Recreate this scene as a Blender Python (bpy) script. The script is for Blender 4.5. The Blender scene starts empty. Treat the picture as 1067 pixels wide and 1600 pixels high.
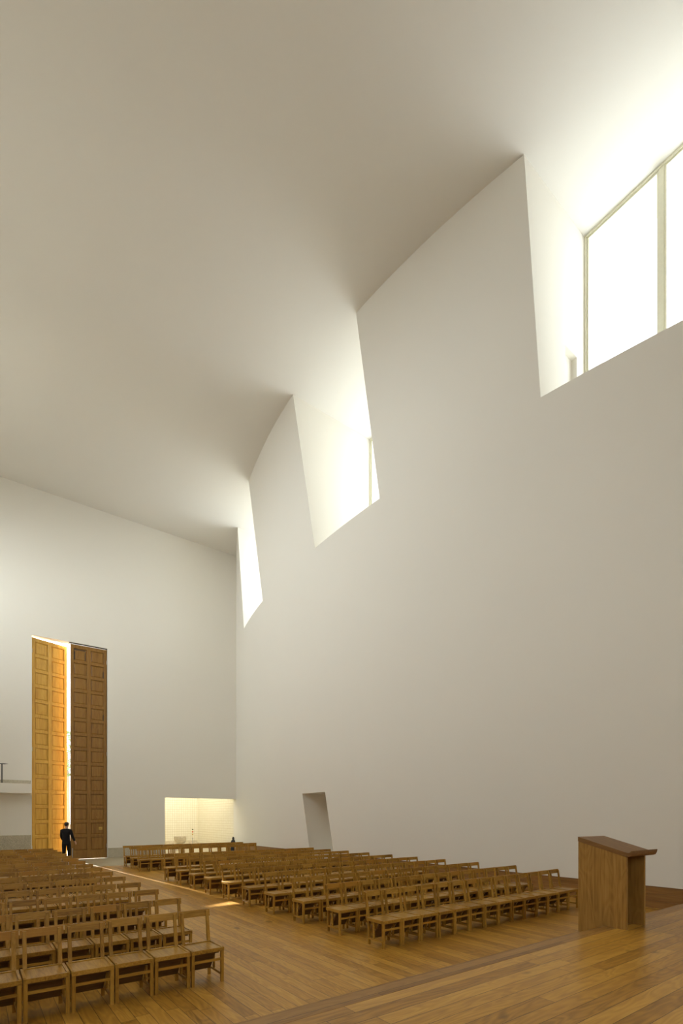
import bpy, bmesh, math, random
from mathutils import Vector, Matrix

random.seed(7)
S = bpy.context.scene
COL = S.collection

# ------------------------------------------------------------------ camera, sky, sun, exposure
H = 16.7                                   # ceiling height
cam_d = bpy.data.cameras.new('camera')
cam_d.sensor_fit = 'HORIZONTAL'
cam_d.sensor_width = 36.0
cam_d.lens = 36.0 * 775.0 / 1067.0
cam_d.shift_y = 476.0 / 1067.0             # rising front of an architectural lens
cam_d.clip_end = 400
cam = bpy.data.objects.new('camera', cam_d)
COL.objects.link(cam)
cam.location = (0, 0, 2.0)
cam.rotation_euler = (math.radians(90), 0, math.radians(-36.74))
S.camera = cam

w = bpy.data.worlds.new('sky')
S.world = w
w.use_nodes = True
wt = w.node_tree
bg = wt.nodes['Background']
bg.inputs[0].default_value = (0.965, 0.985, 1.0, 1)
SKY_NORTH, SKY_SOUTH = 5.0, 11.2           # hazy sky: brighter on the side where the sun stands (-x)
GND_NORTH, GND_SOUTH = 5.8, 0.3            # pale ground below the horizon
def wmath(op, a, b=0.0):
    nd = wt.nodes.new('ShaderNodeMath'); nd.operation = op
    for sk_, v_ in zip(nd.inputs, (a, b)):
        if hasattr(v_, 'is_linked'):
            wt.links.new(v_, sk_)
        else:
            sk_.default_value = v_
    return nd.outputs[0]
def wrange(v_, a, b, c, d, kind='SMOOTHSTEP'):
    nd = wt.nodes.new('ShaderNodeMapRange'); nd.interpolation_type = kind
    wt.links.new(v_, nd.inputs[0])
    for i_, q_ in zip((1, 2, 3, 4), (a, b, c, d)):
        if hasattr(q_, 'is_linked'):
            wt.links.new(q_, nd.inputs[i_])
        else:
            nd.inputs[i_].default_value = q_
    return nd.outputs[0]
wtc = wt.nodes.new('ShaderNodeTexCoord')
wsep = wt.nodes.new('ShaderNodeSeparateXYZ')
wt.links.new(wtc.outputs['Generated'], wsep.inputs[0])
up = wrange(wsep.outputs[0], -0.7, 0.7, SKY_SOUTH, SKY_NORTH)
dn = wrange(wsep.outputs[0], -0.7, 0.7, GND_SOUTH, GND_NORTH)
wt.links.new(wrange(wsep.outputs[2], -0.38, -0.04, dn, up), bg.inputs[1])

sun_d = bpy.data.lights.new('sun', 'SUN')
sun_d.energy = 30.0
sun_d.color = (1.0, 0.96, 0.88)
sun_d.angle = math.radians(0.55)
sun = bpy.data.objects.new('sun', sun_d)
COL.objects.link(sun)
sun.location = (2, 40, 30)
sun.rotation_euler = Vector((0.09, -1.0, -0.64)).to_track_quat('-Z', 'Y').to_euler()

def portal(name, loc, direction, sx, sy):
    """marks a window opening for the sky sampling (gives off nothing itself)"""
    d = bpy.data.lights.new(name, 'AREA')
    d.shape = 'RECTANGLE'; d.size = sx; d.size_y = sy
    d.cycles.is_portal = True
    o = bpy.data.objects.new(name, d); COL.objects.link(o)
    o.location = loc
    o.rotation_euler = Vector(direction).to_track_quat('-Z', 'Y').to_euler()
XL_, YF_ = -4.0, -5.0
for yc in (4.65, 13.10, 21.60):
    portal('window_portal', (12.62, yc, 14.17), (-1, 0, 0), 3.5, 5.06)
LEFT_FILL = [(9.0, 13.5), (14.7, 19.2), (20.0, 24.2)]   # unseen left-wall windows, added to brighten the room
LZ0, LZ1 = 10.4, 14.4
FRONT_FILL = [(-1.2, 0.5), (2.0, 3.7)]                  # two tall unseen windows, added behind the altar for fill light
FZ0, FZ1 = 4.0, 9.0
for a_, b_ in LEFT_FILL:
    portal('window_portal', (XL_ - 0.25, (a_ + b_) / 2, (LZ0 + LZ1) / 2), (1, 0, 0), LZ1 - LZ0, b_ - a_)
for a_, b_ in FRONT_FILL:
    portal('window_portal', ((a_ + b_) / 2, YF_ - 0.25, (FZ0 + FZ1) / 2), (0, 1, 0), b_ - a_, FZ1 - FZ0)

S.view_settings.view_transform = 'Standard'
S.view_settings.look = 'None'
S.view_settings.gamma = 1.0
S.view_settings.use_curve_mapping = False
S.view_settings.exposure = -0.09
S.cycles.max_bounces = 14
S.cycles.diffuse_bounces = 10
S.cycles.glossy_bounces = 4
S.cycles.transparent_max_bounces = 8
S.cycles.sample_clamp_indirect = 12.0
S.cycles.use_denoising = True

# ------------------------------------------------------------------ node helpers and materials
class NT:
    def __init__(self, name):
        self.m = bpy.data.materials.new(name)
        self.m.use_nodes = True
        self.t = self.m.node_tree
        self.b = self.t.nodes['Principled BSDF']
        self.out = self.t.nodes['Material Output']
    def n(self, typ, **kw):
        nd = self.t.nodes.new(typ)
        for k, v in kw.items():
            setattr(nd, k, v)
        return nd
    def l(self, a, b):
        self.t.links.new(a, b)
    def put(self, sock, v):
        if hasattr(v, 'is_linked'):
            self.l(v, sock)
        else:
            sock.default_value = v
    def math(self, op, a, b=0.0, c=0.0):
        nd = self.n('ShaderNodeMath', operation=op)
        for s, v in zip(nd.inputs, (a, b, c)):
            self.put(s, v)
        return nd.outputs[0]
    def xyz(self, x, y, z):
        nd = self.n('ShaderNodeCombineXYZ')
        for s, v in zip(nd.inputs, (x, y, z)):
            self.put(s, v)
        return nd.outputs[0]
    def noise(self, vec, scale, detail=3.0, rough=0.5, dist=0.0):
        nd = self.n('ShaderNodeTexNoise')
        self.put(nd.inputs['Vector'], vec)
        nd.inputs['Scale'].default_value = scale
        nd.inputs['Detail'].default_value = detail
        nd.inputs['Roughness'].default_value = rough
        nd.inputs['Distortion'].default_value = dist
        return nd.outputs[0]
    def ramp(self, fac, stops):
        nd = self.n('ShaderNodeValToRGB')
        self.put(nd.inputs[0], fac)
        els = nd.color_ramp.elements
        while len(els) < len(stops):
            els.new(0.5)
        for e, (p, c) in zip(els, stops):
            e.position = p
            e.color = (c[0], c[1], c[2], 1)
        return nd.outputs[0]
    def mix(self, fac, a, b, mode='MIX'):
        nd = self.n('ShaderNodeMix', data_type='RGBA', blend_type=mode)
        self.put(nd.inputs[0], fac)
        self.put(nd.inputs[6], a if hasattr(a, 'is_linked') else (a[0], a[1], a[2], 1))
        self.put(nd.inputs[7], b if hasattr(b, 'is_linked') else (b[0], b[1], b[2], 1))
        return nd.outputs[2]
    def bump(self, h, strength, dist=0.01):
        nd = self.n('ShaderNodeBump')
        nd.inputs['Strength'].default_value = strength
        nd.inputs['Distance'].default_value = dist
        self.l(h, nd.inputs['Height'])
        self.l(nd.outputs[0], self.b.inputs['Normal'])
    def base(self, c):
        self.put(self.b.inputs['Base Color'], c if hasattr(c, 'is_linked') else (c[0], c[1], c[2], 1))
    def rough(self, r):
        self.put(self.b.inputs['Roughness'], r)
    def pos(self):
        return self.n('ShaderNodeNewGeometry').outputs['Position']
    def obj(self):
        return self.n('ShaderNodeTexCoord').outputs['Object']
    def sep(self, v):
        nd = self.n('ShaderNodeSeparateXYZ')
        self.l(v, nd.inputs[0])
        return nd.outputs

def mat_plain(name, c, rough=0.6, metal=0.0, spec=0.5):
    t = NT(name)
    nz = t.noise(t.obj(), 18.0, 3)
    f = t.math('MULTIPLY_ADD', nz, 0.12, 0.94)
    t.base(t.mix(1.0, c, t.xyz(f, f, f), 'MULTIPLY'))
    t.rough(rough)
    t.b.inputs['Metallic'].default_value = metal
    t.b.inputs['Specular IOR Level'].default_value = spec
    return t.m

def mat_plaster(name, c):
    t = NT(name)
    p = t.pos()
    f = t.math('MULTIPLY_ADD', t.noise(p, 0.35, 4), 0.03, 0.985)
    t.base(t.mix(1.0, c, t.xyz(f, f, f), 'MULTIPLY'))
    t.rough(0.85)
    t.b.inputs['Specular IOR Level'].default_value = 0.2
    t.bump(t.noise(p, 60.0, 3), 0.05, 0.003)
    return t.m

def mat_planks(name, along, width, length, stops, rough=0.34, seam=0.006, w0=0.0):
    """floor boards: along = 0 boards run in X, 1 boards run in Y"""
    t = NT(name)
    s = t.sep(t.pos())
    v = s[along]
    u = t.math('ADD', s[1 - along], w0)
    ru = t.math('DIVIDE', u, width)
    row = t.math('FLOOR', ru)
    wn = t.n('ShaderNodeTexWhiteNoise', noise_dimensions='1D')
    t.l(row, wn.inputs['W'])
    cv = t.math('ADD', t.math('DIVIDE', v, length), t.math('MULTIPLY', wn.outputs[0], 7.31))
    colm = t.math('FLOOR', cv)
    w2 = t.n('ShaderNodeTexWhiteNoise', noise_dimensions='2D')
    t.l(t.xyz(row, colm, 0.0), w2.inputs['Vector'])
    rnd = w2.outputs[0]
    off = t.math('MULTIPLY', rnd, 37.0)
    # grain: long streaks along the board, with cathedral figure
    g1 = t.noise(t.xyz(t.math('MULTIPLY', u, 26.0), t.math('MULTIPLY', v, 1.3), off), 1.0, 4, 0.6, 0.4)
    warp = t.noise(t.xyz(t.math('MULTIPLY', u, 5.0), t.math('MULTIPLY', v, 0.8), off), 1.0, 2, 0.5, 0.3)
    rings = t.math('SINE', t.math('MULTIPLY', warp, 70.0))
    g2 = t.math('MULTIPLY_ADD', rings, 0.07, 0.0)
    knot = t.noise(t.xyz(t.math('MULTIPLY', u, 4.0), t.math('MULTIPLY', v, 2.2), off), 1.0, 1, 0.5)
    kf = t.n('ShaderNodeMapRange')
    t.l(knot, kf.inputs[0])
    kf.inputs[1].default_value = 0.73; kf.inputs[2].default_value = 0.80
    f = t.math('ADD', t.math('ADD', t.math('MULTIPLY', g1, 0.55), g2), t.math('MULTIPLY_ADD', rnd, 0.28, 0.07))
    c = t.ramp(t.math('MULTIPLY_ADD', f, 0.95, 0.02), stops)
    c = t.mix(t.math('MULTIPLY', kf.outputs[0], 0.55), c, (0.07, 0.035, 0.015))
    fu = t.math('FRACT', ru)
    fv = t.math('FRACT', cv)
    su = t.math('LESS_THAN', fu, seam / width)
    sv = t.math('LESS_THAN', fv, seam / length)
    sm = t.math('MAXIMUM', su, sv)
    c = t.mix(t.math('MULTIPLY', sm, 0.8), c, (0.035, 0.018, 0.008))
    t.base(c)
    t.rough(t.math('MULTIPLY_ADD', g1, 0.16, rough - 0.08))
    t.b.inputs['Specular IOR Level'].default_value = 0.32
    hgt = t.math('SUBTRACT', t.math('MULTIPLY', g1, 0.12), sm)
    t.bump(hgt, 0.25, 0.002)
    return t.m

def mat_wood(name, stops, axis=2, scale=1.0, rough=0.42, rand=0.0, golden=None, spec=0.45, figure=0.05):
    """solid timber, grain along the given object axis"""
    t = NT(name)
    s = t.sep(t.obj())
    k = [30.0 * scale] * 3
    k[axis] = 1.6 * scale
    oi = t.n('ShaderNodeObjectInfo')
    r = oi.outputs['Random']
    comp = [t.math('MULTIPLY', s[i], k[i]) for i in range(3)]
    shift = t.math('MULTIPLY', r, 50.0)
    comp[axis] = t.math('ADD', comp[axis], shift)
    g = t.noise(t.xyz(*comp), 1.0, 4, 0.6, 0.5)
    k2 = [5.0 * scale] * 3
    k2[axis] = 0.9 * scale
    comp2 = [t.math('MULTIPLY', s[i], k2[i]) for i in range(3)]
    comp2[axis] = t.math('ADD', comp2[axis], shift)
    wv = t.noise(t.xyz(*comp2), 1.0, 2, 0.5, 0.6)
    rings = t.math('SINE', t.math('MULTIPLY', wv, 60.0))
    f = t.math('ADD', t.math('MULTIPLY', g, 0.7), t.math('MULTIPLY_ADD', rings, figure, 0.15))
    if rand:
        f = t.math('ADD', f, t.math('MULTIPLY_ADD', r, rand, -rand * 0.5))
    c = t.ramp(f, stops)
    if golden:
        gsel = t.math('GREATER_THAN', r, 0.87)
        c = t.mix(t.math('MULTIPLY', gsel, 0.7), c, golden)
    t.base(c)
    t.rough(rough)
    t.b.inputs['Specular IOR Level'].default_value = spec
    t.bump(g, 0.12, 0.002)
    return t.m

def mat_tile(name, c1, c2, grout, size):
    t = NT(name)
    s = t.sep(t.pos())
    u = t.math('DIVIDE', t.math('ADD', s[0], s[1]), size)
    z = t.math('DIVIDE', s[2], size)
    wn = t.n('ShaderNodeTexWhiteNoise', noise_dimensions='2D')
    t.l(t.xyz(t.math('FLOOR', u), t.math('FLOOR', z), 0.0), wn.inputs['Vector'])
    c = t.mix(wn.outputs[0], c1, c2)
    g = t.math('MAXIMUM', t.math('LESS_THAN', t.math('FRACT', u), 0.09),
               t.math('LESS_THAN', t.math('FRACT', z), 0.09))
    t.base(t.mix(g, c, grout))
    t.rough(0.3)
    return t.m

def mat_granite(name, a, b, scale=45.0, rough=0.55):
    t = NT(name)
    p = t.pos()
    n1 = t.noise(p, scale, 4, 0.75)
    n2 = t.noise(p, 1.2, 2)
    f = t.math('ADD', t.math('MULTIPLY', n1, 0.85), t.math('MULTIPLY', n2, 0.15))
    t.base(t.ramp(f, [(0.36, a), (0.62, b)]))
    t.rough(rough)
    return t.m

def mat_glass(name):
    t = NT(name)
    t.t.nodes.remove(t.b)
    tr = t.n('ShaderNodeBsdfTransparent')
    tr.inputs[0].default_value = (0.95, 0.97, 0.96, 1)
    gl = t.n('ShaderNodeBsdfGlossy')
    gl.inputs['Roughness'].default_value = 0.02
    lw = t.n('ShaderNodeLayerWeight'); lw.inputs[0].default_value = 0.5
    fac = t.math('MULTIPLY_ADD', t.math('POWER', lw.outputs['Facing'], 5.0), 0.7, 0.03)
    mx = t.n('ShaderNodeMixShader')
    t.l(fac, mx.inputs[0]); t.l(tr.outputs[0], mx.inputs[1]); t.l(gl.outputs[0], mx.inputs[2])
    t.l(mx.outputs[0], t.out.inputs[0])
    return t.m

M = {}
M['plaster'] = mat_plaster('white_plaster', (0.80, 0.775, 0.715))
M['ceil'] = mat_plaster('ceiling_plaster', (0.80, 0.785, 0.745))
FLOOR_STOPS = [(0.18, (0.22, 0.096, 0.013)), (0.45, (0.42, 0.208, 0.030)), (0.62, (0.53, 0.280, 0.046)), (0.9, (0.66, 0.385, 0.085))]
M['floor'] = mat_planks('nave_floor_boards', 1, 0.145, 2.3, FLOOR_STOPS)
M['platform'] = mat_planks('platform_boards', 0, 0.165, 2.6, FLOOR_STOPS, rough=0.32, w0=0.06)
M['riser'] = mat_planks('step_boards', 0, 0.30, 3.0, [(0.18, (0.16, 0.068, 0.014)), (0.5, (0.31, 0.155, 0.036)), (0.9, (0.44, 0.24, 0.065))], rough=0.40)
OAK = [(0.22, (0.19, 0.086, 0.010)), (0.5, (0.39, 0.204, 0.028)), (0.8, (0.54, 0.315, 0.060))]
M['oak_x'] = mat_wood('chair_oak_crosswise', OAK, 0, 1.4, 0.46, 0.25, (0.40, 0.18, 0.018), spec=0.25)
M['oak_y'] = mat_wood('chair_oak_lengthwise', OAK, 1, 1.4, 0.33, 0.20, spec=0.4)
M['oak_z'] = mat_wood('chair_oak_upright', OAK, 2, 1.4, 0.44, 0.20, spec=0.28)
DARK = [(0.25, (0.085, 0.042, 0.014)), (0.6, (0.17, 0.085, 0.030)), (0.85, (0.23, 0.12, 0.045))]
M['kneel'] = mat_wood('kneeler_oak', DARK, 0, 1.2, 0.5, 0.2)
M['lect_v'] = mat_wood('lectern_oak_upright', [(0.22, (0.18, 0.086, 0.019)), (0.5, (0.345, 0.184, 0.043)), (0.8, (0.46, 0.265, 0.072))], 2, 0.8, 0.45, spec=0.25)
M['lect_shade'] = mat_wood('lectern_oak_shaded', [(0.22, (0.07, 0.030, 0.010)), (0.5, (0.13, 0.060, 0.020)), (0.8, (0.18, 0.090, 0.032))], 2, 0.8, 0.5)  # lectern oak with the shade of its hollow put into the colour
M['lect_t'] = mat_wood('lectern_walnut_top', [(0.22, (0.13, 0.060, 0.018)), (0.5, (0.21, 0.102, 0.032)), (0.8, (0.28, 0.145, 0.05))], 1, 0.8, 0.45, spec=0.25)
M['base_w'] = mat_wood('baseboard_wood', [(0.25, (0.18, 0.086, 0.024)), (0.55, (0.30, 0.150, 0.046)), (0.85, (0.38, 0.205, 0.070))], 1, 0.5, 0.4)
M['door_lit'] = mat_wood('lit_varnished_door_wood', [(0.2, (0.38, 0.19, 0.030)), (0.5, (0.58, 0.345, 0.060)), (0.85, (0.70, 0.46, 0.11))], 2, 0.5, 0.35)  # golden varnish, with the open leaf's brighter light put into the colour
M['door_shaded'] = mat_wood('shaded_varnished_door_wood', [(0.2, (0.15, 0.066, 0.012)), (0.5, (0.27, 0.133, 0.026)), (0.85, (0.36, 0.195, 0.050))], 2, 0.5, 0.4)  # varnished brown, darkened because no direct light reaches the closed leaf
M['stain'] = mat_plain('dark_worn_varnish', (0.06, 0.035, 0.02), 0.6)
M['tile'] = mat_tile('cream_wall_tiles', (0.86, 0.82, 0.70), (0.83, 0.785, 0.65), (0.60, 0.52, 0.36), 0.145)
M['granite'] = mat_granite('grey_granite', (0.25, 0.22, 0.155), (0.60, 0.545, 0.42))
M['granite_f'] = mat_granite('stone_floor', (0.36, 0.30, 0.19), (0.50, 0.43, 0.29), 20.0, 0.42)
M['marble'] = mat_granite('pale_font_stone', (0.56, 0.48, 0.36), (0.78, 0.70, 0.56), 8.0, 0.4)
M['frame'] = mat_plain('cream_window_frame', (0.78, 0.77, 0.62), 0.45)
M['glass'] = mat_glass('window_glass')
M['metal'] = mat_plain('dark_metal', (0.07, 0.065, 0.06), 0.4, 0.7)
M['steel'] = mat_plain('brushed_steel', (0.45, 0.44, 0.42), 0.35, 0.9)
M['brass'] = mat_plain('brass', (0.62, 0.43, 0.13), 0.3, 0.9)
M['wax'] = mat_plain('candle_wax', (0.86, 0.78, 0.60), 0.5)
M['red'] = mat_plain('red_wax', (0.62, 0.10, 0.03), 0.5)
M['green'] = mat_plain('green_wax', (0.10, 0.13, 0.05), 0.5)
M['bronze'] = mat_plain('dark_bronze', (0.035, 0.033, 0.035), 0.45, 0.3)
M['suit'] = mat_plain('dark_suit_cloth', (0.013, 0.012, 0.014), 0.85, 0.0, 0.2)
M['trouser'] = mat_plain('dark_trouser_cloth', (0.012, 0.011, 0.012), 0.85, 0.0, 0.2)
M['leather'] = mat_plain('black_leather', (0.012, 0.011, 0.01), 0.4)
M['skin'] = mat_plain('skin', (0.50, 0.30, 0.21), 0.55)
M['hair'] = mat_plain('dark_hair', (0.022, 0.015, 0.011), 0.6)
M['eye'] = mat_plain('eye', (0.05, 0.03, 0.02), 0.2)
M['lips'] = mat_plain('lips', (0.38, 0.16, 0.13), 0.5)
M['leaf'] = mat_plain('foliage', (0.10, 0.16, 0.06), 0.6)
M['bark'] = mat_plain('bark', (0.16, 0.12, 0.08), 0.8)
M['ground'] = mat_granite('pale_forecourt_stone', (0.46, 0.43, 0.37), (0.60, 0.57, 0.50), 6.0, 0.8)

# ------------------------------------------------------------------ mesh helpers
def box(bm, x0, x1, y0, y1, z0, z1):
    vs = [bm.verts.new(p) for p in ((x0, y0, z0), (x1, y0, z0), (x1, y1, z0), (x0, y1, z0),
                                    (x0, y0, z1), (x1, y0, z1), (x1, y1, z1), (x0, y1, z1))]
    for f in ((3, 2, 1, 0), (4, 5, 6, 7), (0, 1, 5, 4), (1, 2, 6, 5), (2, 3, 7, 6), (3, 0, 4, 7)):
        bm.faces.new([vs[i] for i in f])
    return vs

def hexa(bm, lo, hi):
    """solid between two quads"""
    a = [bm.verts.new(p) for p in lo]
    b = [bm.verts.new(p) for p in hi]
    bm.faces.new(a[::-1]); bm.faces.new(b)
    for i in range(4):
        j = (i + 1) % 4
        bm.faces.new((a[i], a[j], b[j], b[i]))

def prism(bm, pts, axis, c0, c1):
    """extrude a closed outline along an axis; outline coordinates are the two other axes in order"""
    def mk(p, c):
        q = list(p); q.insert(axis, c)
        return bm.verts.new(q)
    a = [mk(p, c0) for p in pts]
    b = [mk(p, c1) for p in pts]
    n = len(pts)
    bm.faces.new(a[::-1]); bm.faces.new(b)
    for i in range(n):
        j = (i + 1) % n
        bm.faces.new((a[i], a[j], b[j], b[i]))

def lathe(bm, prof, cx=0, cy=0, seg=24):
    rings = []
    for r, z in prof:
        if r < 1e-5:
            rings.append([bm.verts.new((cx, cy, z))])
        else:
            rings.append([bm.verts.new((cx + r * math.cos(2 * math.pi * i / seg), cy + r * math.sin(2 * math.pi * i / seg), z)) for i in range(seg)])
    for a, b in zip(rings, rings[1:]):
        for i in range(seg):
            j = (i + 1) % seg
            if len(a) == 1 and len(b) == 1:
                continue
            if len(a) == 1:
                bm.faces.new((a[0], b[i], b[j]))
            elif len(b) == 1:
                bm.faces.new((a[i], a[j], b[0]))
            else:
                bm.faces.new((a[i], a[j], b[j], b[i]))

def link(name, bm, m, parent=None, smooth=False, bevel=0.0, segs=1):
    bmesh.ops.recalc_face_normals(bm, faces=bm.faces)
    if bevel:
        bmesh.ops.bevel(bm, geom=list(bm.edges), offset=bevel, segments=segs, affect='EDGES', clamp_overlap=True)
    me = bpy.data.meshes.new(name)
    bm.to_mesh(me); bm.free()
    for mm in (m if isinstance(m, (list, tuple)) else [m]):
        me.materials.append(mm)
    if smooth:
        for p in me.polygons:
            p.use_smooth = True
    o = bpy.data.objects.new(name, me)
    COL.objects.link(o)
    if parent:
        o.parent = parent
    return o

def empty(name, label, cat, loc=(0, 0, 0), rz=0.0, group=None):
    o = bpy.data.objects.new(name, None)
    o.empty_display_size = 0.1
    COL.objects.link(o)
    o.location = loc; o.rotation_euler = (0, 0, rz)
    o['label'] = label; o['category'] = cat
    if group:
        o['group'] = group
    return o

def struct(name, bm, m, parent=None, **kw):
    o = link(name, bm, m, parent, **kw)
    if not parent:
        o['kind'] = 'structure'
    return o

def smooth_by_angle(o, deg=35):
    me = o.data
    for p in me.polygons:
        p.use_smooth = True
    me.set_sharp_from_angle(angle=math.radians(deg))

# ------------------------------------------------------------------ the room shell
XL, YF, YB = -4.0, -5.0, 26.0              # left wall, front wall, entrance wall
STONE_Y = 21.75                            # boards end, stone floor by the entrance begins
bm = bmesh.new(); box(bm, XL, 12.0, YF, STONE_Y, -0.3, 0.0)
struct('floor', bm, M['floor'])
bm = bmesh.new(); box(bm, XL, 12.0, STONE_Y, YB + 0.4, -0.3, 0.0)
box(bm, 8.02, 12.0, YB + 0.4, 32.0, -0.3, 0.0)
struct('floor_stone', bm, M['granite_f'])
bm = bmesh.new(); box(bm, XL - 0.4, 13.5, YF - 0.4, YB + 0.4, H, H + 0.4)
struct('ceiling', bm, M['ceil'])

def lean(y):
    return max(0.0, 3.07 - 0.019 * (y - 13.3) ** 2)
def wx(y, z):                              # inner face of the bulging right wall
    return 12.0 - lean(y) * z / H

WINS = [(2.9, 6.4), (11.35, 14.85), (19.85, 23.35)]
SILL = 11.64
REC = (16.5, 18.3, 3.0)                    # low doorway in the right wall
XO = 13.4
ys = {YF, YB, REC[0], REC[1], 0.59}
for a, b in WINS:
    ys |= {a, b}
k = YF
while k < YB:
    ys.add(round(k, 3)); k += 0.35
ys = sorted(ys)
ys = [y for i, y in enumerate(ys) if i == 0 or y - ys[i - 1] > 1e-4]
zs = [0.0, REC[2], SILL, H]
bm = bmesh.new()
def hole(y0, y1, zi):
    ym = (y0 + y1) / 2
    if zi == 2:
        return any(a < ym < b for a, b in WINS)
    if zi == 0:
        return REC[0] < ym < REC[1]
    return False
grid = {}
def gv(y, z):
    key = (round(y, 4), z)
    if key not in grid:
        grid[key] = bm.verts.new((wx(y, z), y, z))
    return grid[key]
for i in range(len(ys) - 1):
    for zi in range(3):
        if not hole(ys[i], ys[i + 1], zi):
            f = bm.faces.new((gv(ys[i], zs[zi]), gv(ys[i], zs[zi + 1]), gv(ys[i + 1], zs[zi + 1]), gv(ys[i + 1], zs[zi])))
            f.smooth = True
def poly(pts):
    bm.faces.new([bm.verts.new(p) for p in pts])
for wi, (a, b) in enumerate(WINS):
    yy = [y for y in ys if a - 1e-6 <= y <= b + 1e-6]
    for y0, y1 in zip(yy, yy[1:]):          # sill
        poly([(wx(y0, SILL), y0, SILL), (wx(y1, SILL), y1, SILL), (XO, y1, SILL), (XO, y0, SILL)])
    for y in (a, b):
        if wi == 0 and y == b:              # a small opening in the reveal
            n0, n1, nz, nd = 11.56, 12.10, 13.45, 0.14
            poly([(wx(y, SILL), y, SILL), (n0, y, SILL), (n0, y, nz), (n1, y, nz), (n1, y, SILL), (XO, y, SILL), (XO, y, H), (wx(y, H), y, H)])
            poly([(n0, y, SILL), (n0, y + nd, SILL), (n0, y + nd, nz), (n0, y, nz)])
            poly([(n1, y, SILL), (n1, y + nd, SILL), (n1, y + nd, nz), (n1, y, nz)])
            poly([(n0, y, nz), (n1, y, nz), (n1, y + nd, nz), (n0, y + nd, nz)])
            poly([(n0, y + nd, SILL), (n1, y + nd, SILL), (n1, y + nd, nz), (n0, y + nd, nz)])
            poly([(n0, y, SILL), (n1, y, SILL), (n1, y + nd, SILL), (n0, y + nd, SILL)])
        else:
            poly([(wx(y, SILL), y, SILL), (XO, y, SILL), (XO, y, H), (wx(y, H), y, H)])
r0, r1, rz = REC
RX = 13.3
for y in (r0, r1):
    poly([(wx(y, 0), y, 0), (RX, y, 0), (RX, y, rz), (wx(y, rz), y, rz)])
yy = [y for y in ys if r0 - 1e-6 <= y <= r1 + 1e-6]
for y0, y1 in zip(yy, yy[1:]):
    poly([(wx(y0, rz), y0, rz), (wx(y1, rz), y1, rz), (RX, y1, rz), (RX, y0, rz)])
poly([(12, r0, 0), (12, r1, 0), (RX, r1, 0), (RX, r0, 0)])
poly([(RX, r0, 0), (RX, r1, 0), (RX, r1, rz), (RX, r0, rz)])
# outer face
cut = sorted({YF, YB} | {v for wdw in WINS for v in wdw})
for y0, y1 in zip(cut, cut[1:]):
    poly([(XO, y0, -0.3), (XO, y1, -0.3), (XO, y1, SILL), (XO, y0, SILL)])
    if not any(a < (y0 + y1) / 2 < b for a, b in WINS):
        poly([(XO, y0, SILL), (XO, y1, SILL), (XO, y1, H), (XO, y0, H)])
bmesh.ops.remove_doubles(bm, verts=bm.verts, dist=1e-5)
me = bpy.data.meshes.new('wall_right'); bm.to_mesh(me); bm.free(); me.materials.append(M['plaster'])
me.set_sharp_from_angle(angle=math.radians(25))
o = bpy.data.objects.new('wall_right', me); COL.objects.link(o); o['kind'] = 'structure'

def pierced(name, u0, u1, holes, h0, h1, mk):
    bm = bmesh.new()
    mk(bm, u0, u1, -0.3, h0); mk(bm, u0, u1, h1, H)
    e = u0
    for a, b in holes:
        mk(bm, e, a, h0, h1); e = b
    mk(bm, e, u1, h0, h1)
    struct(name, bm, M['plaster'])
pierced('wall_left', YF - 0.4, YB + 0.4, LEFT_FILL, LZ0, LZ1, lambda bm, a, b, c, d: box(bm, XL - 0.4, XL, a, b, c, d))
pierced('wall_front', XL, XO, FRONT_FILL, FZ0, FZ1, lambda bm, a, b, c, d: box(bm, a, b, YF - 0.4, YF, c, d))
def fill_window(idx, mk, a, b, z0, z1):  # frame and glass of the added, unseen fill windows
    bm = bmesh.new()
    mk(bm, a, a + .07, z0, z1, .3, .2); mk(bm, b - .07, b, z0, z1, .3, .2); mk(bm, (a + b) / 2 - .04, (a + b) / 2 + .04, z0, z1, .3, .2)
    mk(bm, a + .07, b - .07, z0, z0 + .07, .3, .2); mk(bm, a + .07, b - .07, z1 - .07, z1, .3, .2)
    fr = struct('window_%d' % idx, bm, M['frame'])
    bm = bmesh.new(); mk(bm, a + .05, b - .05, z0 + .05, z1 - .05, .255, .247)
    link('pane', bm, M['glass'], fr)
for i, (a, b) in enumerate(LEFT_FILL):
    fill_window(5 + i, lambda bm, a, b, c, d, o0, o1: box(bm, XL - o0, XL - o1, a, b, c, d), a, b, LZ0, LZ1)
for i, (a, b) in enumerate(FRONT_FILL):
    fill_window(8 + i, lambda bm, a, b, c, d, o0, o1: box(bm, a, b, YF - o0, YF - o1, c, d), a, b, FZ0, FZ1)

DX0, DX1, DZ = 2.17, 5.28, 10.12           # door opening
BX0, BZ = 8.02, 3.0                        # baptistery opening
bm = bmesh.new()
box(bm, XL, DX0, YB, YB + 0.4, 0, H)
box(bm, DX0, DX1, YB, YB + 0.4, DZ, H)
box(bm, DX1, BX0, YB, YB + 0.4, 0, H)
box(bm, BX0, 12.0, YB, YB + 0.4, BZ, H)
box(bm, 12.0, XO, YB, YB + 0.4, 0, H)
struct('wall_back', bm, M['plaster'])

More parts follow.
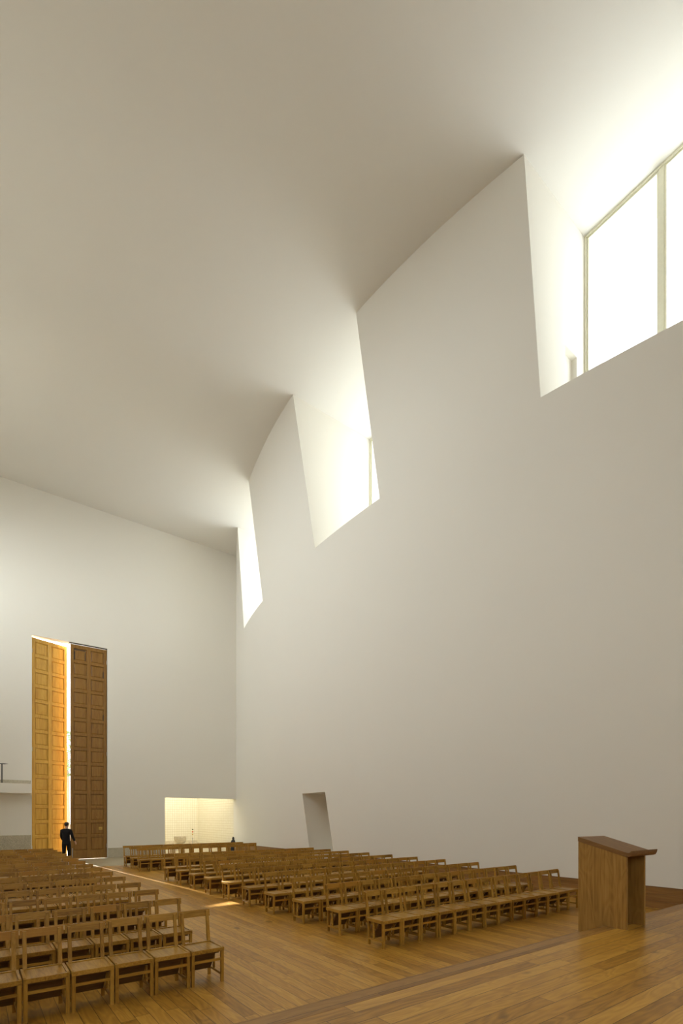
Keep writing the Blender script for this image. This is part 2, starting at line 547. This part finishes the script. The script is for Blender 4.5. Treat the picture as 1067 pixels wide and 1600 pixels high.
# windows
def window(idx, y0, y1):
    z0, z1, xf = SILL, H, 12.45
    bm = bmesh.new()
    ft = 0.09
    def ring(a, b, c, d, t, x0, x1):
        box(bm, x0, x1, a, b, c, c + t); box(bm, x0, x1, a, b, d - t, d)
        box(bm, x0, x1, a, a + t, c + t, d - t); box(bm, x0, x1, b - t, b, c + t, d - t)
    ring(y0 + .002, y1 - .002, z0 + .002, z1 - .002, 0.055, xf, xf + 0.10)
    fr = link('window_%d' % idx, bm, M['frame'], bevel=0.004); fr['kind'] = 'structure'
    ym = (y0 + y1) / 2
    bm = bmesh.new(); box(bm, xf + 0.015, xf + 0.085, ym - 0.055, ym + 0.055, z0 + 0.06, z1 - 0.06)
    link('mullion', bm, M['frame'], fr, bevel=0.004)
    for a, b in ((y0 + 0.06, ym - 0.057), (ym + 0.057, y1 - 0.06)):
        bm = bmesh.new()
        ring(a, b, z0 + 0.06, z1 - 0.06, 0.04, xf + 0.03, xf + 0.07)
        sash = link('sash', bm, M['frame'], fr, bevel=0.004)
        bm = bmesh.new(); box(bm, xf + 0.045, xf + 0.053, a + 0.03, b - 0.03, z0 + 0.09, z1 - 0.09)
        link('pane', bm, M['glass'], sash)
for i, (a, b) in enumerate(WINS):
    window(i + 1, a, b)

# right baseboard follows the lean of the wall
def baseboard(name, y0, y1, z0=0.0):
    bm = bmesh.new()
    n = max(1, int((y1 - y0) / 0.7))
    for za, zb, off in ((z0, 0.155, 0.024), (0.158, 0.32, 0.022), (0.323, 0.455, 0.024)):
        if zb <= za + .01:
            continue
        pr = None
        for i in range(n + 1):
            y = y0 + (y1 - y0) * i / n
            a = [bm.verts.new((wx(y, zz) - oo, y, zz)) for zz, oo in ((za, off), (zb, off), (zb, 0.0005), (za, 0.0005))]
            if pr:
                for q in range(4):
                    bm.faces.new((pr[q], pr[(q + 1) % 4], a[(q + 1) % 4], a[q]))
            else:
                bm.faces.new(a)
            pr = a
        bm.faces.new(pr[::-1])
    o = link(name, bm, M['base_w']); o['kind'] = 'structure'
    bm = bmesh.new()
    pr = None
    for i in range(n + 1):
        y = y0 + (y1 - y0) * i / n
        a = [bm.verts.new((wx(y, zz) - oo, y, zz)) for zz, oo in ((0.458, 0.030), (0.480, 0.030), (0.480, 0.0005), (0.458, 0.0005))]
        if pr:
            for q in range(4):
                bm.faces.new((pr[q], pr[(q + 1) % 4], a[(q + 1) % 4], a[q]))
        else:
            bm.faces.new(a)
        pr = a
    bm.faces.new(pr[::-1])
    link('cap', bm, M['lect_t'], o)
baseboard('baseboard_right', YF + 0.01, REC[0])
baseboard('baseboard_right_far', REC[1], YB - 0.01)

# stone skirting of the entrance wall
bm = bmesh.new()
xx = DX1 + 0.02
while xx < BX0 - 0.05:
    e = min(xx + 0.92, BX0 - 0.005)
    box(bm, xx, e - 0.006, YB - 0.025, YB - 0.001, 0.0, 0.48); xx = e
struct('trim_1', bm, M['granite'], bevel=0.002)
bm = bmesh.new()
xx = XL + 0.02
for e in (-2.2, -0.4, 1.85, DX0 - 0.02):
    box(bm, xx, e - 0.006, YB - 0.03, YB - 0.001, 0.0, 1.18); xx = e
struct('trim_2', bm, M['granite'], bevel=0.002)

# ------------------------------------------------------------------ altar platform with its steps
PZ, PY = 0.45, 3.43
bm = bmesh.new()
box(bm, XL + .005, 11.93, YF + .005, PY - 0.20, 0.0, PZ)
struct('platform', bm, M['platform'])
bm = bmesh.new()
box(bm, XL + .005, 11.93, PY - 0.198, PY, 0.0, PZ)
struct('platform_edge', bm, M['riser'], bevel=0.004)
bm = bmesh.new(); box(bm, XL + .005, 11.93, PY + .002, PY + 0.35, 0.0, 0.30)
struct('step', bm, M['riser'], bevel=0.004)
bm = bmesh.new(); box(bm, XL + .005, 11.93, PY + 0.352, PY + 0.70, 0.0, 0.15)
struct('step_lower', bm, M['riser'], bevel=0.004)

# ------------------------------------------------------------------ tall entrance door, two panelled leaves
def door_leaf(name, width, height, hinge, angle, m, sign, label, rows=14, stains=()):
    """leaf lies along +x*sign from the hinge; room side faces -y"""
    root = bpy.data.objects.new(name, None); COL.objects.link(root)
    root.location = hinge; root.rotation_euler = (0, 0, angle)
    root['kind'] = 'structure'; root['label'] = label
    st, th, kick, top = 0.13, 0.075, 0.40, 0.10
    mid = 0.16
    def X(a, b):
        return (a, b) if sign > 0 else (-b, -a)
    bm = bmesh.new()
    for a, b in ((0, st), (width / 2 - mid / 2, width / 2 + mid / 2), (width - st, width)):
        x0, x1 = X(a, b); box(bm, x0, x1, 0, th, 0, height)
    ph = (height - kick - top) / rows
    for i in range(rows + 1):
        zz = kick + i * ph
        for a, b in ((st, width / 2 - mid / 2), (width / 2 + mid / 2, width - st)):
            x0, x1 = X(a, b)
            z0, z1 = (0.0, kick) if i == 0 else (zz - 0.065, zz + 0.065)
            if i == rows:
                z0, z1 = zz - 0.065, height
            box(bm, x0, x1, 0.003, th - 0.003, z0, z1)
    link('leaf_frame', bm, m, root, bevel=0.006)
    bm = bmesh.new()
    for i in range(rows):
        z0 = (kick if i == 0 else kick + i * ph + 0.065); z1 = kick + (i + 1) * ph - 0.065
        for a, b in ((st, width / 2 - mid / 2), (width / 2 + mid / 2, width - st)):
            x0, x1 = X(a, b)
            box(bm, x0, x1, 0.045, th - 0.012, z0, z1)
            g = 0.055                        # raised field of the panel
            lo = [(x0 + 0.02, 0.045, z0 + 0.02), (x1 - 0.02, 0.045, z0 + 0.02), (x1 - 0.02, 0.045, z1 - 0.02), (x0 + 0.02, 0.045, z1 - 0.02)]
            hi = [(x0 + g, 0.028, z0 + g), (x1 - g, 0.028, z0 + g), (x1 - g, 0.028, z1 - g), (x0 + g, 0.028, z1 - g)]
            hexa(bm, lo, hi)
    link('panel', bm, m, root)
    for nm, sx0, sx1, sz0, sz1 in stains:
        bm = bmesh.new()
        x0, x1 = X(sx0, sx1)
        n = 9; pts = []
        for q in range(n):
            pts.append((x0 + (x1 - x0) * q / (n - 1), sz0 + random.uniform(0, 0.25) * (sz1 - sz0)))
        for q in range(n):
            pts.append((x1 - (x1 - x0) * q / (n - 1), sz1 - random.uniform(0, 0.25) * (sz1 - sz0)))
        prism(bm, pts, 1, 0.0272, 0.0282)
        link(nm, bm, M['stain'], root)
    for hz in (0.6, height * 0.5, height - 0.6):
        bm = bmesh.new()
        lathe(bm, [(0, hz - 0.09), (0.014, hz - 0.09), (0.014, hz + 0.09), (0, hz + 0.09)], 0.0, 0.0, 12)
        link('hinge', bm, M['steel'], root, smooth=False)
    return root
LW = 1.553
dl = door_leaf('door_1', LW, 10.03, (DX0 + 0.012, YB + 0.08, 0.01), math.radians(20), M['door_lit'], 1,
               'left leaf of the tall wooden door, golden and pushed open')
dr = door_leaf('door_2', LW + 0.005, 10.055, (DX1 - 0.012, YB + 0.08, 0.008), 0.0, M['door_shaded'], -1,
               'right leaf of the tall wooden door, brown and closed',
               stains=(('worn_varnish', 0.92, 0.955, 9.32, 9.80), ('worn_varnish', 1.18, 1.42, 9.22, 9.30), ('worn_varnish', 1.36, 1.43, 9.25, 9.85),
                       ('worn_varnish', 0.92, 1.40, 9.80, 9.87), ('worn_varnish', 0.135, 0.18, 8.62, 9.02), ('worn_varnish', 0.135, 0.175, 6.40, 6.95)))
bm = bmesh.new(); box(bm, -1.50, -1.46, -0.014, 0.0, 0.08, 0.52); link('floor_bolt', bm, M['steel'], dr, bevel=0.004)
bm = bmesh.new(); box(bm, -0.36, -0.20, -0.012, 0.0, 1.36, 1.50)
lathe(bm, [(0, 1.41), (0.02, 1.41), (0.02, 1.45), (0, 1.45)], -0.28, -0.03, 12)
link('lock_plate', bm, M['brass'], dr)
# dark metal head and side track of the closed leaf
bm = bmesh.new()
box(bm, 3.66, DX1, YB + 0.05, YB + 0.20, DZ - 0.036, DZ - 0.002)
box(bm, DX1 - 0.010, DX1 - 0.001, YB + 0.05, YB + 0.20, 0.02, DZ - 0.04)
struct('trim_3', bm, M['metal'])

# ------------------------------------------------------------------ outside the door: forecourt, flanking towers, a tree
bm = bmesh.new(); box(bm, -40, 60, YB + 0.402, 90, -0.35, -0.02)
for vv in list(bm.verts):
    pass
ground = struct('ground', bm, M['ground'])
bm = bmesh.new(); box(bm, -3.9, 1.75, YB + 0.41, 32.0, -0.02, 16.5)
struct('wall_tower_left', bm, M['plaster'])

# ------------------------------------------------------------------ tiled baptistery behind the low opening
BTOP = 7.1
bm = bmesh.new(); box(bm, 12.0, 12.3, YB + 0.402, 32.3, 0.0, BTOP); struct('wall_tile_right', bm, M['tile'])
bm = bmesh.new(); box(bm, 7.72, 12.0, 32.0, 32.3, 0.0, BTOP); struct('wall_tile_back', bm, M['tile'])
bm = bmesh.new(); box(bm, 7.72, 8.02, YB + 0.402, 32.0, 0.0, BTOP); struct('wall_tile_left', bm, M['tile'])
bm = bmesh.new()
for z0 in (0.0,):
    box(bm, 8.03, 11.98, 31.97, 31.999, 0, 0.43)
    box(bm, 11.97, 11.999, YB + 0.41, 31.97, 0, 0.30)
struct('trim_4', bm, M['marble'])
# white outer face of the right tower, and its roof with a skylight
bm = bmesh.new(); box(bm, 5.70, 5.90, YB + 0.41, 32.3, -0.02, 16.5); struct('wall_tower_right', bm, M['plaster'])
bm = bmesh.new()
box(bm, 7.72, 12.3, YB + 0.402, 27.6, BTOP, BTOP + 0.3); box(bm, 7.72, 12.3, 31.2, 32.3, BTOP, BTOP + 0.3)
box(bm, 7.72, 8.6, 27.6, 31.2, BTOP, BTOP + 0.3); box(bm, 11.4, 12.3, 27.6, 31.2, BTOP, BTOP + 0.3)
struct('ceiling_baptistery', bm, M['plaster'])
bm = bmesh.new(); box(bm, 8.6, 11.4, 27.6, 31.2, BTOP + 0.12, BTOP + 0.14)
struct('window_4', bm, M['glass'])
portal('skylight_portal', (10.0, 29.4, BTOP + 0.2), (0, 0, -1), 2.8, 3.6)

# ------------------------------------------------------------------ chairs
def chair_parts():
    P = []
    # seat: frame with raised rims and a sunk panel
    bm = bmesh.new()
    y0, y1, hw = -0.205, 0.200, 0.201
    box(bm, -hw, hw, y0, y0 + 0.030, 0.372, 0.420)
    box(bm, -hw, -hw + 0.028, y0 + 0.030, y1, 0.372, 0.424)
    box(bm, hw - 0.028, hw, y0 + 0.030, y1, 0.372, 0.424)
    box(bm, -hw + 0.028, hw - 0.028, y1 - 0.028, y1, 0.372, 0.426)
    box(bm, -hw + 0.028, hw - 0.028, y0 + 0.030, y1 - 0.028, 0.396, 0.414)
    P.append(('seat', bm, M['oak_y'], 0.0025))
    bm = bmesh.new()                          # top rail, a little bowed
    n = 6
    pr = None
    for i in range(n + 1):
        x = -0.201 + 0.402 * i / n
        bow = 0.010 * (1 - (2 * i / n - 1) ** 2)
        a = [bm.verts.new(p) for p in ((x, 0.246 + bow, 0.728), (x, 0.268 + bow, 0.726), (x, 0.282 + bow, 0.812), (x, 0.262 + bow, 0.812))]
        if pr:
            for q in range(4):
                bm.faces.new((pr[q], pr[(q + 1) % 4], a[(q + 1) % 4], a[q]))
        else:
            bm.faces.new(a)
        pr = a
    bm.faces.new(pr[::-1])
    P.append(('backrest', bm, M['oak_x'], 0.0))
    for s in (-1, 1):
        bm = bmesh.new()
        xa = s * 0.181
        box(bm, xa - 0.018, xa + 0.018, -0.202, -0.166, 0.0, 0.372)
        P.append(('leg', bm, M['oak_z'], 0.002))
        bm = bmesh.new()                      # rear leg runs on as the back post
        xa = s * 0.161
        secs = [(0.172, 0.0, 0.014, 0.017), (0.178, 0.37, 0.017, 0.019), (0.200, 0.46, 0.016, 0.019), (0.250, 0.80, 0.013, 0.017)]
        pr = None
        for yc, zc, hy, hx in secs:
            a = [bm.verts.new((xa + dx * hx, yc + dy * hy, zc)) for dx, dy in ((-1, -1), (1, -1), (1, 1), (-1, 1))]
            if pr:
                for q in range(4):
                    bm.faces.new((pr[q], pr[(q + 1) % 4], a[(q + 1) % 4], a[q]))
            else:
                bm.faces.new(a)
            pr = a
        bm.faces.new(pr[::-1])
        P.append(('leg', bm, M['oak_z'], 0.0))
        bm = bmesh.new()                      # low side rail with an upright to the seat
        xb = s * 0.172
        box(bm, xb - 0.010, xb + 0.010, -0.165, 0.158, 0.085, 0.112)
        box(bm, xb - 0.009, xb + 0.009, 0.030, 0.062, 0.112, 0.372)
        P.append(('side_frame', bm, M['oak_y'], 0.0))
    bm = bmesh.new(); box(bm, -0.163, 0.163, -0.196, -0.176, 0.262, 0.292)
    P.append(('stretcher', bm, M['oak_x'], 0.0))
    bm = bmesh.new()                          # folded kneeler hanging under the seat
    hexa(bm, [(-0.150, -0.045, 0.350), (0.150, -0.045, 0.350), (0.150, -0.068, 0.340), (-0.150, -0.068, 0.340)],
         [(-0.150, 0.128, 0.112), (0.150, 0.128, 0.112), (0.150, 0.106, 0.100), (-0.150, 0.106, 0.100)])
    P.append(('kneeler', bm, M['kneel'], 0.0))
    bm = bmesh.new(); box(bm, -0.160, 0.160, -0.130, 0.150, 0.352, 0.364)
    box(bm, -0.160, 0.160, -0.138, -0.130, 0.340, 0.371)
    P.append(('book_shelf', bm, M['kneel'], 0.0))
    return P

ORD = ['', 'first', 'second', 'third', 'fourth', 'fifth', 'sixth', 'seventh', 'eighth', 'ninth', 'tenth',
       'eleventh', 'twelfth', 'thirteenth', 'fourteenth', 'fifteenth']
proto = empty('oak_chair', '', 'chair')
for nm, bm, m, bv in chair_parts():
    link(nm, bm, m, proto, bevel=bv)
proto_parts = list(proto.children)
used = [False]
def put_chair(x, y, rz, label, group):
    if not used[0]:
        r = proto; used[0] = True
    else:
        r = proto.copy(); COL.objects.link(r)
        for ch in proto_parts:
            c = ch.copy(); c.parent = r; COL.objects.link(c)
    r.location = (x, y, 0.0); r.rotation_euler = (0, 0, rz)
    r['label'] = label; r['category'] = 'chair'; r['group'] = group

def row_name(i, last):
    return 'front' if i == 0 else ('rearmost' if i == last else ORD[i + 1])
PITCH = 0.4085
def seat_row(xa, sgn, y, n, rowtxt, group, gap=None, pitch=PITCH):
    drift = random.uniform(-0.015, 0.015)
    for j in range(n):
        x = xa + sgn * (pitch * (j + 0.5))
        if gap is not None and j >= gap:
            x += sgn * 0.16
        yy = y + drift + random.uniform(-0.010, 0.010)
        if j == 0:
            lab = 'light oak chair at the aisle end of the %s' % rowtxt
        else:
            lab = 'light oak chair %s from aisle in the %s' % (ORD[j + 1], rowtxt)
        put_chair(x, yy, random.uniform(-0.008, 0.008), lab, group)
for k in range(10):                            # right-hand block
    y = 5.815 + 1.098 * k
    seat_row(4.965 - 0.012 * k, 1, y, 14, '%s row right of the aisle' % row_name(k, 99), 'chairs in the right-hand block')
BACK = ['nearest back row by the baptistery', 'middle back row by the baptistery', 'last back row by the baptistery']
for k in range(3):                             # three rows by the baptistery
    seat_row(4.93, 1, 19.13 + 1.02 * k, 13 if k else 12, BACK[k], 'chairs in the back rows by the baptistery', gap=11 if k == 1 else None)
for k in range(15):                            # left-hand block
    n = 7 if k < 5 else 6
    seat_row(2.47, -1, 5.88 + 1.085 * k, n, '%s row left of the aisle' % row_name(k, 99), 'chairs in the left-hand block', pitch=0.4145)

# ------------------------------------------------------------------ lectern straddling the platform edge
lec = empty('lectern', 'slanted oak lectern with dark lipped top standing at the platform edge', 'lectern', (7.165, 3.10, PZ), math.radians(-3))
def side_panel(x0, x1, m):
    bm = bmesh.new()
    # outline in (y, z): the rear half drops on to the step below
    prism(bm, [(0, 0), (0.325, 0), (0.325, -0.15), (0.690, -0.15), (0.690, 1.184), (0, 0.998)], 0, x0, x1)
    return link('side_panel', bm, m, lec, bevel=0.002)
side_panel(0.0, 0.038, M['lect_v'])
side_panel(0.496, 0.534, M['lect_v'])
bm = bmesh.new(); prism(bm, [(0.650, -0.145), (0.688, -0.145), (0.688, 1.176), (0.650, 1.166)], 0, 0.040, 0.494)
link('front_panel', bm, M['lect_shade'], lec)
bm = bmesh.new()
prof = [(0.692, 1.186), (0.03, 1.0075), (-0.025, 1.000), (-0.052, 1.012), (-0.066, 1.034), (-0.074, 1.060), (-0.078, 1.084),
        (-0.070, 1.087), (-0.062, 1.074), (-0.050, 1.062), (-0.028, 1.056), (0.0, 1.058), (0.692, 1.252)]   # the lip curls up and stops a book
prism(bm, prof, 0, -0.004, 0.712)
top = link('lectern_top', bm, M['lect_t'], lec)

# ------------------------------------------------------------------ balcony left of the door
bal = empty('balcony', 'white balcony slab with dark handrail on the entrance wall left of the tall door', 'balcony', (2.12, YB, 3.0))
bm = bmesh.new(); box(bm, -6.10, 0.0, -0.60, -0.001, 0.02, 0.43); link('slab', bm, M['plaster'], bal)
bm = bmesh.new(); box(bm, -6.10, 0.0, -0.12, -0.001, 0.432, 0.60); link('skirting', bm, M['granite'], bal)
for px in (-1.07, -2.6, -3.9, -5.2):
    bm = bmesh.new(); box(bm, px - 0.022, px + 0.022, -0.42, -0.38, 0.431, 1.24); link('post', bm, M['metal'], bal)
bm = bmesh.new(); prism(bm, [(-6.0, 1.24), (-0.98, 1.24), (-0.84, 1.256), (-0.98, 1.272), (-6.0, 1.278)], 1, -0.435, -0.365)
link('handrail', bm, M['metal'], bal)

# ------------------------------------------------------------------ baptistery furniture
font = empty('baptismal_font', 'round pale stone font standing in the tiled baptistery', 'font', (10.0, 29.5, 0.0))
bm = bmesh.new(); lathe(bm, [(0, 0.0), (0.26, 0.0), (0.26, 0.04), (0.20, 0.07), (0.19, 0.36), (0.22, 0.42), (0, 0.42)], seg=32); link('pedestal', bm, M['marble'], font, smooth=False)
bm = bmesh.new(); lathe(bm, [(0, 0.42), (0.24, 0.42), (0.31, 0.50), (0.345, 0.62), (0.355, 0.80), (0.350, 0.82), (0.300, 0.82), (0.285, 0.74), (0.20, 0.66), (0, 0.64)], seg=36)
o = link('basin', bm, M['marble'], font); smooth_by_angle(o, 40)
cs = empty('candle_stand', 'tall thin candle stand with coloured ornaments right of the stone font', 'candlestick', (10.94, 30.0, 0.0))
bm = bmesh.new(); lathe(bm, [(0, 0), (0.13, 0), (0.13, 0.02), (0.03, 0.05), (0, 0.05)], seg=20); link('base', bm, M['steel'], cs)
bm = bmesh.new(); lathe(bm, [(0, 0.05), (0.013, 0.05), (0.013, 0.66), (0.05, 0.68), (0.05, 0.70), (0, 0.70)], seg=14); link('stem', bm, M['steel'], cs)
bm = bmesh.new(); lathe(bm, [(0, 0.70), (0.028, 0.70), (0.028, 1.30), (0.010, 1.31), (0.004, 1.36), (0, 1.36)], seg=14); candle = link('candle', bm, M['wax'], cs)
for zc, mm in ((0.92, 'brass'), (1.06, 'red'), (1.21, 'green')):
    bm = bmesh.new(); lathe(bm, [(0.029, zc - 0.035), (0.045, zc - 0.018), (0.048, zc), (0.045, zc + 0.018), (0.029, zc + 0.035)], seg=14)
    o = link('ornament', bm, M[mm], candle, smooth=True); o['label'] = {'brass': 'yellow band', 'red': 'red band', 'green': 'dark green band'}[mm]
st = empty('dark_statue', 'small dark robed statue at the right edge of the baptistery opening', 'statue', (11.68, 25.75, 0.0), math.radians(20))
bm = bmesh.new()
prof = [(0, 0.0, 0.0, 0), (0.17, 0.12, 0.0, 0), (0.16, 0.12, 0.06, 0), (0.13, 0.10, 0.30, 0), (0.125, 0.10, 0.45, 0), (0.14, 0.10, 0.58, 0.005), (0.11, 0.08, 0.68, 0.015),
        (0.052, 0.05, 0.72, 0.02), (0.062, 0.068, 0.77, 0.022), (0.055, 0.062, 0.83, 0.022), (0.025, 0.03, 0.868, 0.022), (0, 0, 0.875, 0.022)]
rings = []
sg = 20
for rx, ry, z, ox in prof:
    if rx == 0:
        rings.append([bm.verts.new((ox, 0, z))])
    else:
        rings.append([bm.verts.new((ox + rx * math.cos(6.2832 * i / sg) * (1 + 0.05 * math.sin(5 * 6.2832 * i / sg) * (z < 0.6)), ry * math.sin(6.2832 * i / sg), z)) for i in range(sg)])
for a, b in zip(rings, rings[1:]):
    for i in range(sg):
        j = (i + 1) % sg
        if len(a) == 1:
            bm.faces.new((a[0], b[i], b[j]))
        elif len(b) == 1:
            bm.faces.new((a[i], a[j], b[0]))
        else:
            bm.faces.new((a[i], a[j], b[j], b[i]))
link('robed_figure', bm, M['bronze'], st, smooth=True)

# ------------------------------------------------------------------ the person in the doorway
def skin_mesh(name, verts, edges, m, parent, subs=2, root=0):
    me = bpy.data.meshes.new(name)
    me.from_pydata([v[:3] for v in verts], edges, [])
    o = bpy.data.objects.new(name, me); COL.objects.link(o)
    sk = o.modifiers.new('skin', 'SKIN'); sk.use_smooth_shade = True
    if not me.skin_vertices:
        me.attributes  # layer is made with the modifier
    lay = me.skin_vertices[0].data if me.skin_vertices else None
    for i, v in enumerate(verts):
        r = v[3] if isinstance(v[3], tuple) else (v[3], v[3])
        lay[i].radius = r
        lay[i].use_root = (i == root)
    sb = o.modifiers.new('sub', 'SUBSURF'); sb.levels = subs; sb.render_levels = subs
    me.materials.append(m)
    if parent:
        o.parent = parent
    # bake the surface so that it is one plain mesh
    bpy.context.view_layer.update()
    dg = bpy.context.evaluated_depsgraph_get()
    baked = bpy.data.meshes.new_from_object(o.evaluated_get(dg))
    o.modifiers.clear()
    o.data = baked
    for p in baked.polygons:
        p.use_smooth = True
    return o

person = empty('person', 'person in a dark suit seen from behind, walking out through the tall door', 'person', (3.30, 24.35, 0.0), math.radians(-30))
V = []; E = []
def add(p, r, par=None):
    V.append((p[0], p[1], p[2], r))
    if par is not None:
        E.append((par, len(V) - 1))
    return len(V) - 1
def build_body():
    pel = add((0, 0, 0.95), (0.135, 0.105))
    wai = add((0, 0, 1.10), (0.120, 0.090), pel)
    che = add((0, -0.005, 1.28), (0.140, 0.098), wai)
    cl = add((0, -0.005, 1.42), (0.085, 0.075), che)
    nk = add((0, 0.005, 1.50), 0.052, cl)
    jaw = add((0.006, 0.028, 1.565), (0.062, 0.066), nk)
    fac = add((0.008, 0.026, 1.64), (0.074, 0.088), jaw)
    crn = add((0.008, 0.012, 1.71), (0.066, 0.074), fac)
    add((0.012, 0.128, 1.625), 0.011, fac)                  # nose
    for s in (-1, 1):
        add((s * 0.086 + 0.008, 0.004, 1.635), (0.010, 0.022), fac)   # ears
    for s in (-1, 1):
        if s > 0:
            sh, el, wr, pm = (0.175, -0.01, 1.385), (0.262, -0.035, 1.14), (0.335, 0.045, 0.925), (0.350, 0.075, 0.865)
        else:
            sh, el, wr, pm = (-0.175, -0.01, 1.385), (-0.205, 0.00, 1.13), (-0.175, 0.14, 0.95), (-0.165, 0.175, 0.89)
        i0 = add(sh, 0.062, cl); i1 = add(el, 0.043, i0); i2 = add(wr, 0.027, i1); i3 = add(pm, (0.036, 0.018), i2)
        d = (Vector(pm) - Vector(wr)).normalized()
        side = Vector((0.25, 0.95, 0.1)).normalized()
        side = (side - d * side.dot(d)).normalized()
        curl = d.cross(side) * (-1 if s > 0 else 1)
        for q, ln in enumerate((0.070, 0.080, 0.074, 0.058)):
            b0 = Vector(pm) + d * 0.028 + side * (0.030 - 0.020 * q)
            b1 = b0 + d * ln * 0.55
            b2 = b1 + (d * 0.75 + curl * 0.5) * ln * 0.5
            j0 = add(b0, 0.0095, i3); j1 = add(b1, 0.0085, j0); add(b2, 0.007, j1)
        t0 = Vector(pm) + side * 0.040 - d * 0.008
        t1 = t0 + (side * 0.5 + d) * 0.035
        j0 = add(t0, 0.011, i3); add(t1, 0.009, j0)
    for s in (-1, 1):
        fy = 0.10 if s > 0 else -0.06
        hp = add((s * 0.088, 0, 0.89), 0.088, pel)
        kn = add((s * 0.085, fy * 0.6 + 0.02, 0.50), 0.056, hp)
        an = add((s * 0.080, fy, 0.09), 0.038, kn)
        add((s * 0.085, fy + 0.13, 0.035), (0.036, 0.028), an)
build_body()
body = skin_mesh('body', V, E, M['skin'], person)
# jacket
V = []; E = []
hem = add((0, 0, 0.74), (0.190, 0.150))
pel = add((0, 0, 0.90), (0.182, 0.138), hem)
wai = add((0, 0, 1.08), (0.152, 0.116), pel)
che = add((0, -0.005, 1.28), (0.176, 0.126), wai)
cl = add((0, -0.008, 1.415), (0.118, 0.092), che)
add((0, -0.002, 1.500), (0.070, 0.066), cl)
for s in (-1, 1):
    if s > 0:
        pts = ((0.180, -0.01, 1.385), (0.262, -0.035, 1.14), (0.333, 0.040, 0.935))
    else:
        pts = ((-0.180, -0.01, 1.385), (-0.205, 0.00, 1.13), (-0.177, 0.135, 0.96))
    i0 = add(pts[0], 0.078, cl); i1 = add(pts[1], 0.060, i0); add(pts[2], 0.046, i1)
skin_mesh('jacket', V, E, M['suit'], person)
V = []; E = []
top_ = add((0, 0, 1.10), (0.130, 0.100))
pel = add((0, 0, 0.96), (0.158, 0.125), top_)
for s in (-1, 1):
    fy = 0.10 if s > 0 else -0.06
    hp = add((s * 0.090, 0, 0.86), 0.105, pel)
    kn = add((s * 0.086, fy * 0.6 + 0.02, 0.50), 0.078, hp)
    an = add((s * 0.080, fy, 0.10), (0.066, 0.068), kn)
    add((s * 0.080, fy + 0.01, 0.035), (0.062, 0.070), an)
skin_mesh('trousers', V, E, M['trouser'], person)
for s in (-1, 1):
    fy = 0.10 if s > 0 else -0.06
    V = []; E = []
    a = add((s * 0.080, fy - 0.06, 0.050), (0.050, 0.050))
    b = add((s * 0.083, fy + 0.08, 0.046), (0.052, 0.046), a)
    add((s * 0.088, fy + 0.20, 0.036), (0.048, 0.036), b)
    skin_mesh('shoe', V, E, M['leather'], person)
bm = bmesh.new()                               # short dark hair: crown and back of the head
bmesh.ops.create_uvsphere(bm, u_segments=28, v_segments=18, radius=1.0)
kill = []
for v in bm.verts:
    if v.co.z < -0.80 or (v.co.y > 0.45 and v.co.z < 0.42):
        kill.append(v)
bmesh.ops.delete(bm, geom=kill, context='VERTS')
for v in bm.verts:
    j = 1.0 + 0.03 * math.sin(v.co.x * 23 + v.co.z * 17) * math.cos(v.co.y * 19)
    v.co = Vector((0.008 + v.co.x * 0.086 * j, 0.018 + v.co.y * 0.104 * j, 1.672 + v.co.z * 0.098 * j))
geo = bmesh.ops.solidify(bm, geom=list(bm.faces), thickness=0.012)
link('hair', bm, M['hair'], person, smooth=True)
for s in (-1, 1):
    bm = bmesh.new(); bmesh.ops.create_uvsphere(bm, u_segments=12, v_segments=8, radius=0.011)
    for v in bm.verts:
        v.co += Vector((0.010 + s * 0.030, 0.098, 1.648))
    link('eye', bm, M['eye'], body, smooth=True)
bm = bmesh.new(); bmesh.ops.create_uvsphere(bm, u_segments=12, v_segments=8, radius=1.0)
for v in bm.verts:
    v.co = Vector((0.008 + v.co.x * 0.022, 0.088 + v.co.y * 0.010, 1.578 + v.co.z * 0.007))
link('mouth', bm, M['lips'], body, smooth=True)

# ------------------------------------------------------------------ a tree outside, seen through the door gap
tr = empty('tree', 'leafy tree outside, seen through the gap of the tall door', 'tree', (6.6, 48.0, -0.02))
bm = bmesh.new()
lathe(bm, [(0, 0), (0.28, 0), (0.20, 1.5), (0.16, 4.5), (0.05, 7.5), (0, 7.6)], seg=14); link('trunk', bm, M['bark'], tr, smooth=True)
bm = bmesh.new()
rg = random.Random(3)
for i in range(900):
    a = rg.uniform(0, 6.283); zz = rg.uniform(-1, 1); rr = math.sqrt(1 - zz * zz) * rg.uniform(0.45, 1.0)
    c = Vector((1.9 * rr * math.cos(a), 1.9 * rr * math.sin(a), 7.4 + 1.9 * zz))
    q = Matrix.Rotation(rg.uniform(0, 6.28), 3, Vector((rg.uniform(-1, 1), rg.uniform(-1, 1), rg.uniform(-1, 1))).normalized())
    sz = rg.uniform(0.10, 0.2)
    vs = [bm.verts.new(c + q @ Vector(p)) for p in ((-sz, 0, 0), (0, -sz * 0.5, 0.03), (sz, 0, 0), (0, sz * 0.5, 0.03))]
    bm.faces.new(vs)
link('foliage', bm, M['leaf'], tr)
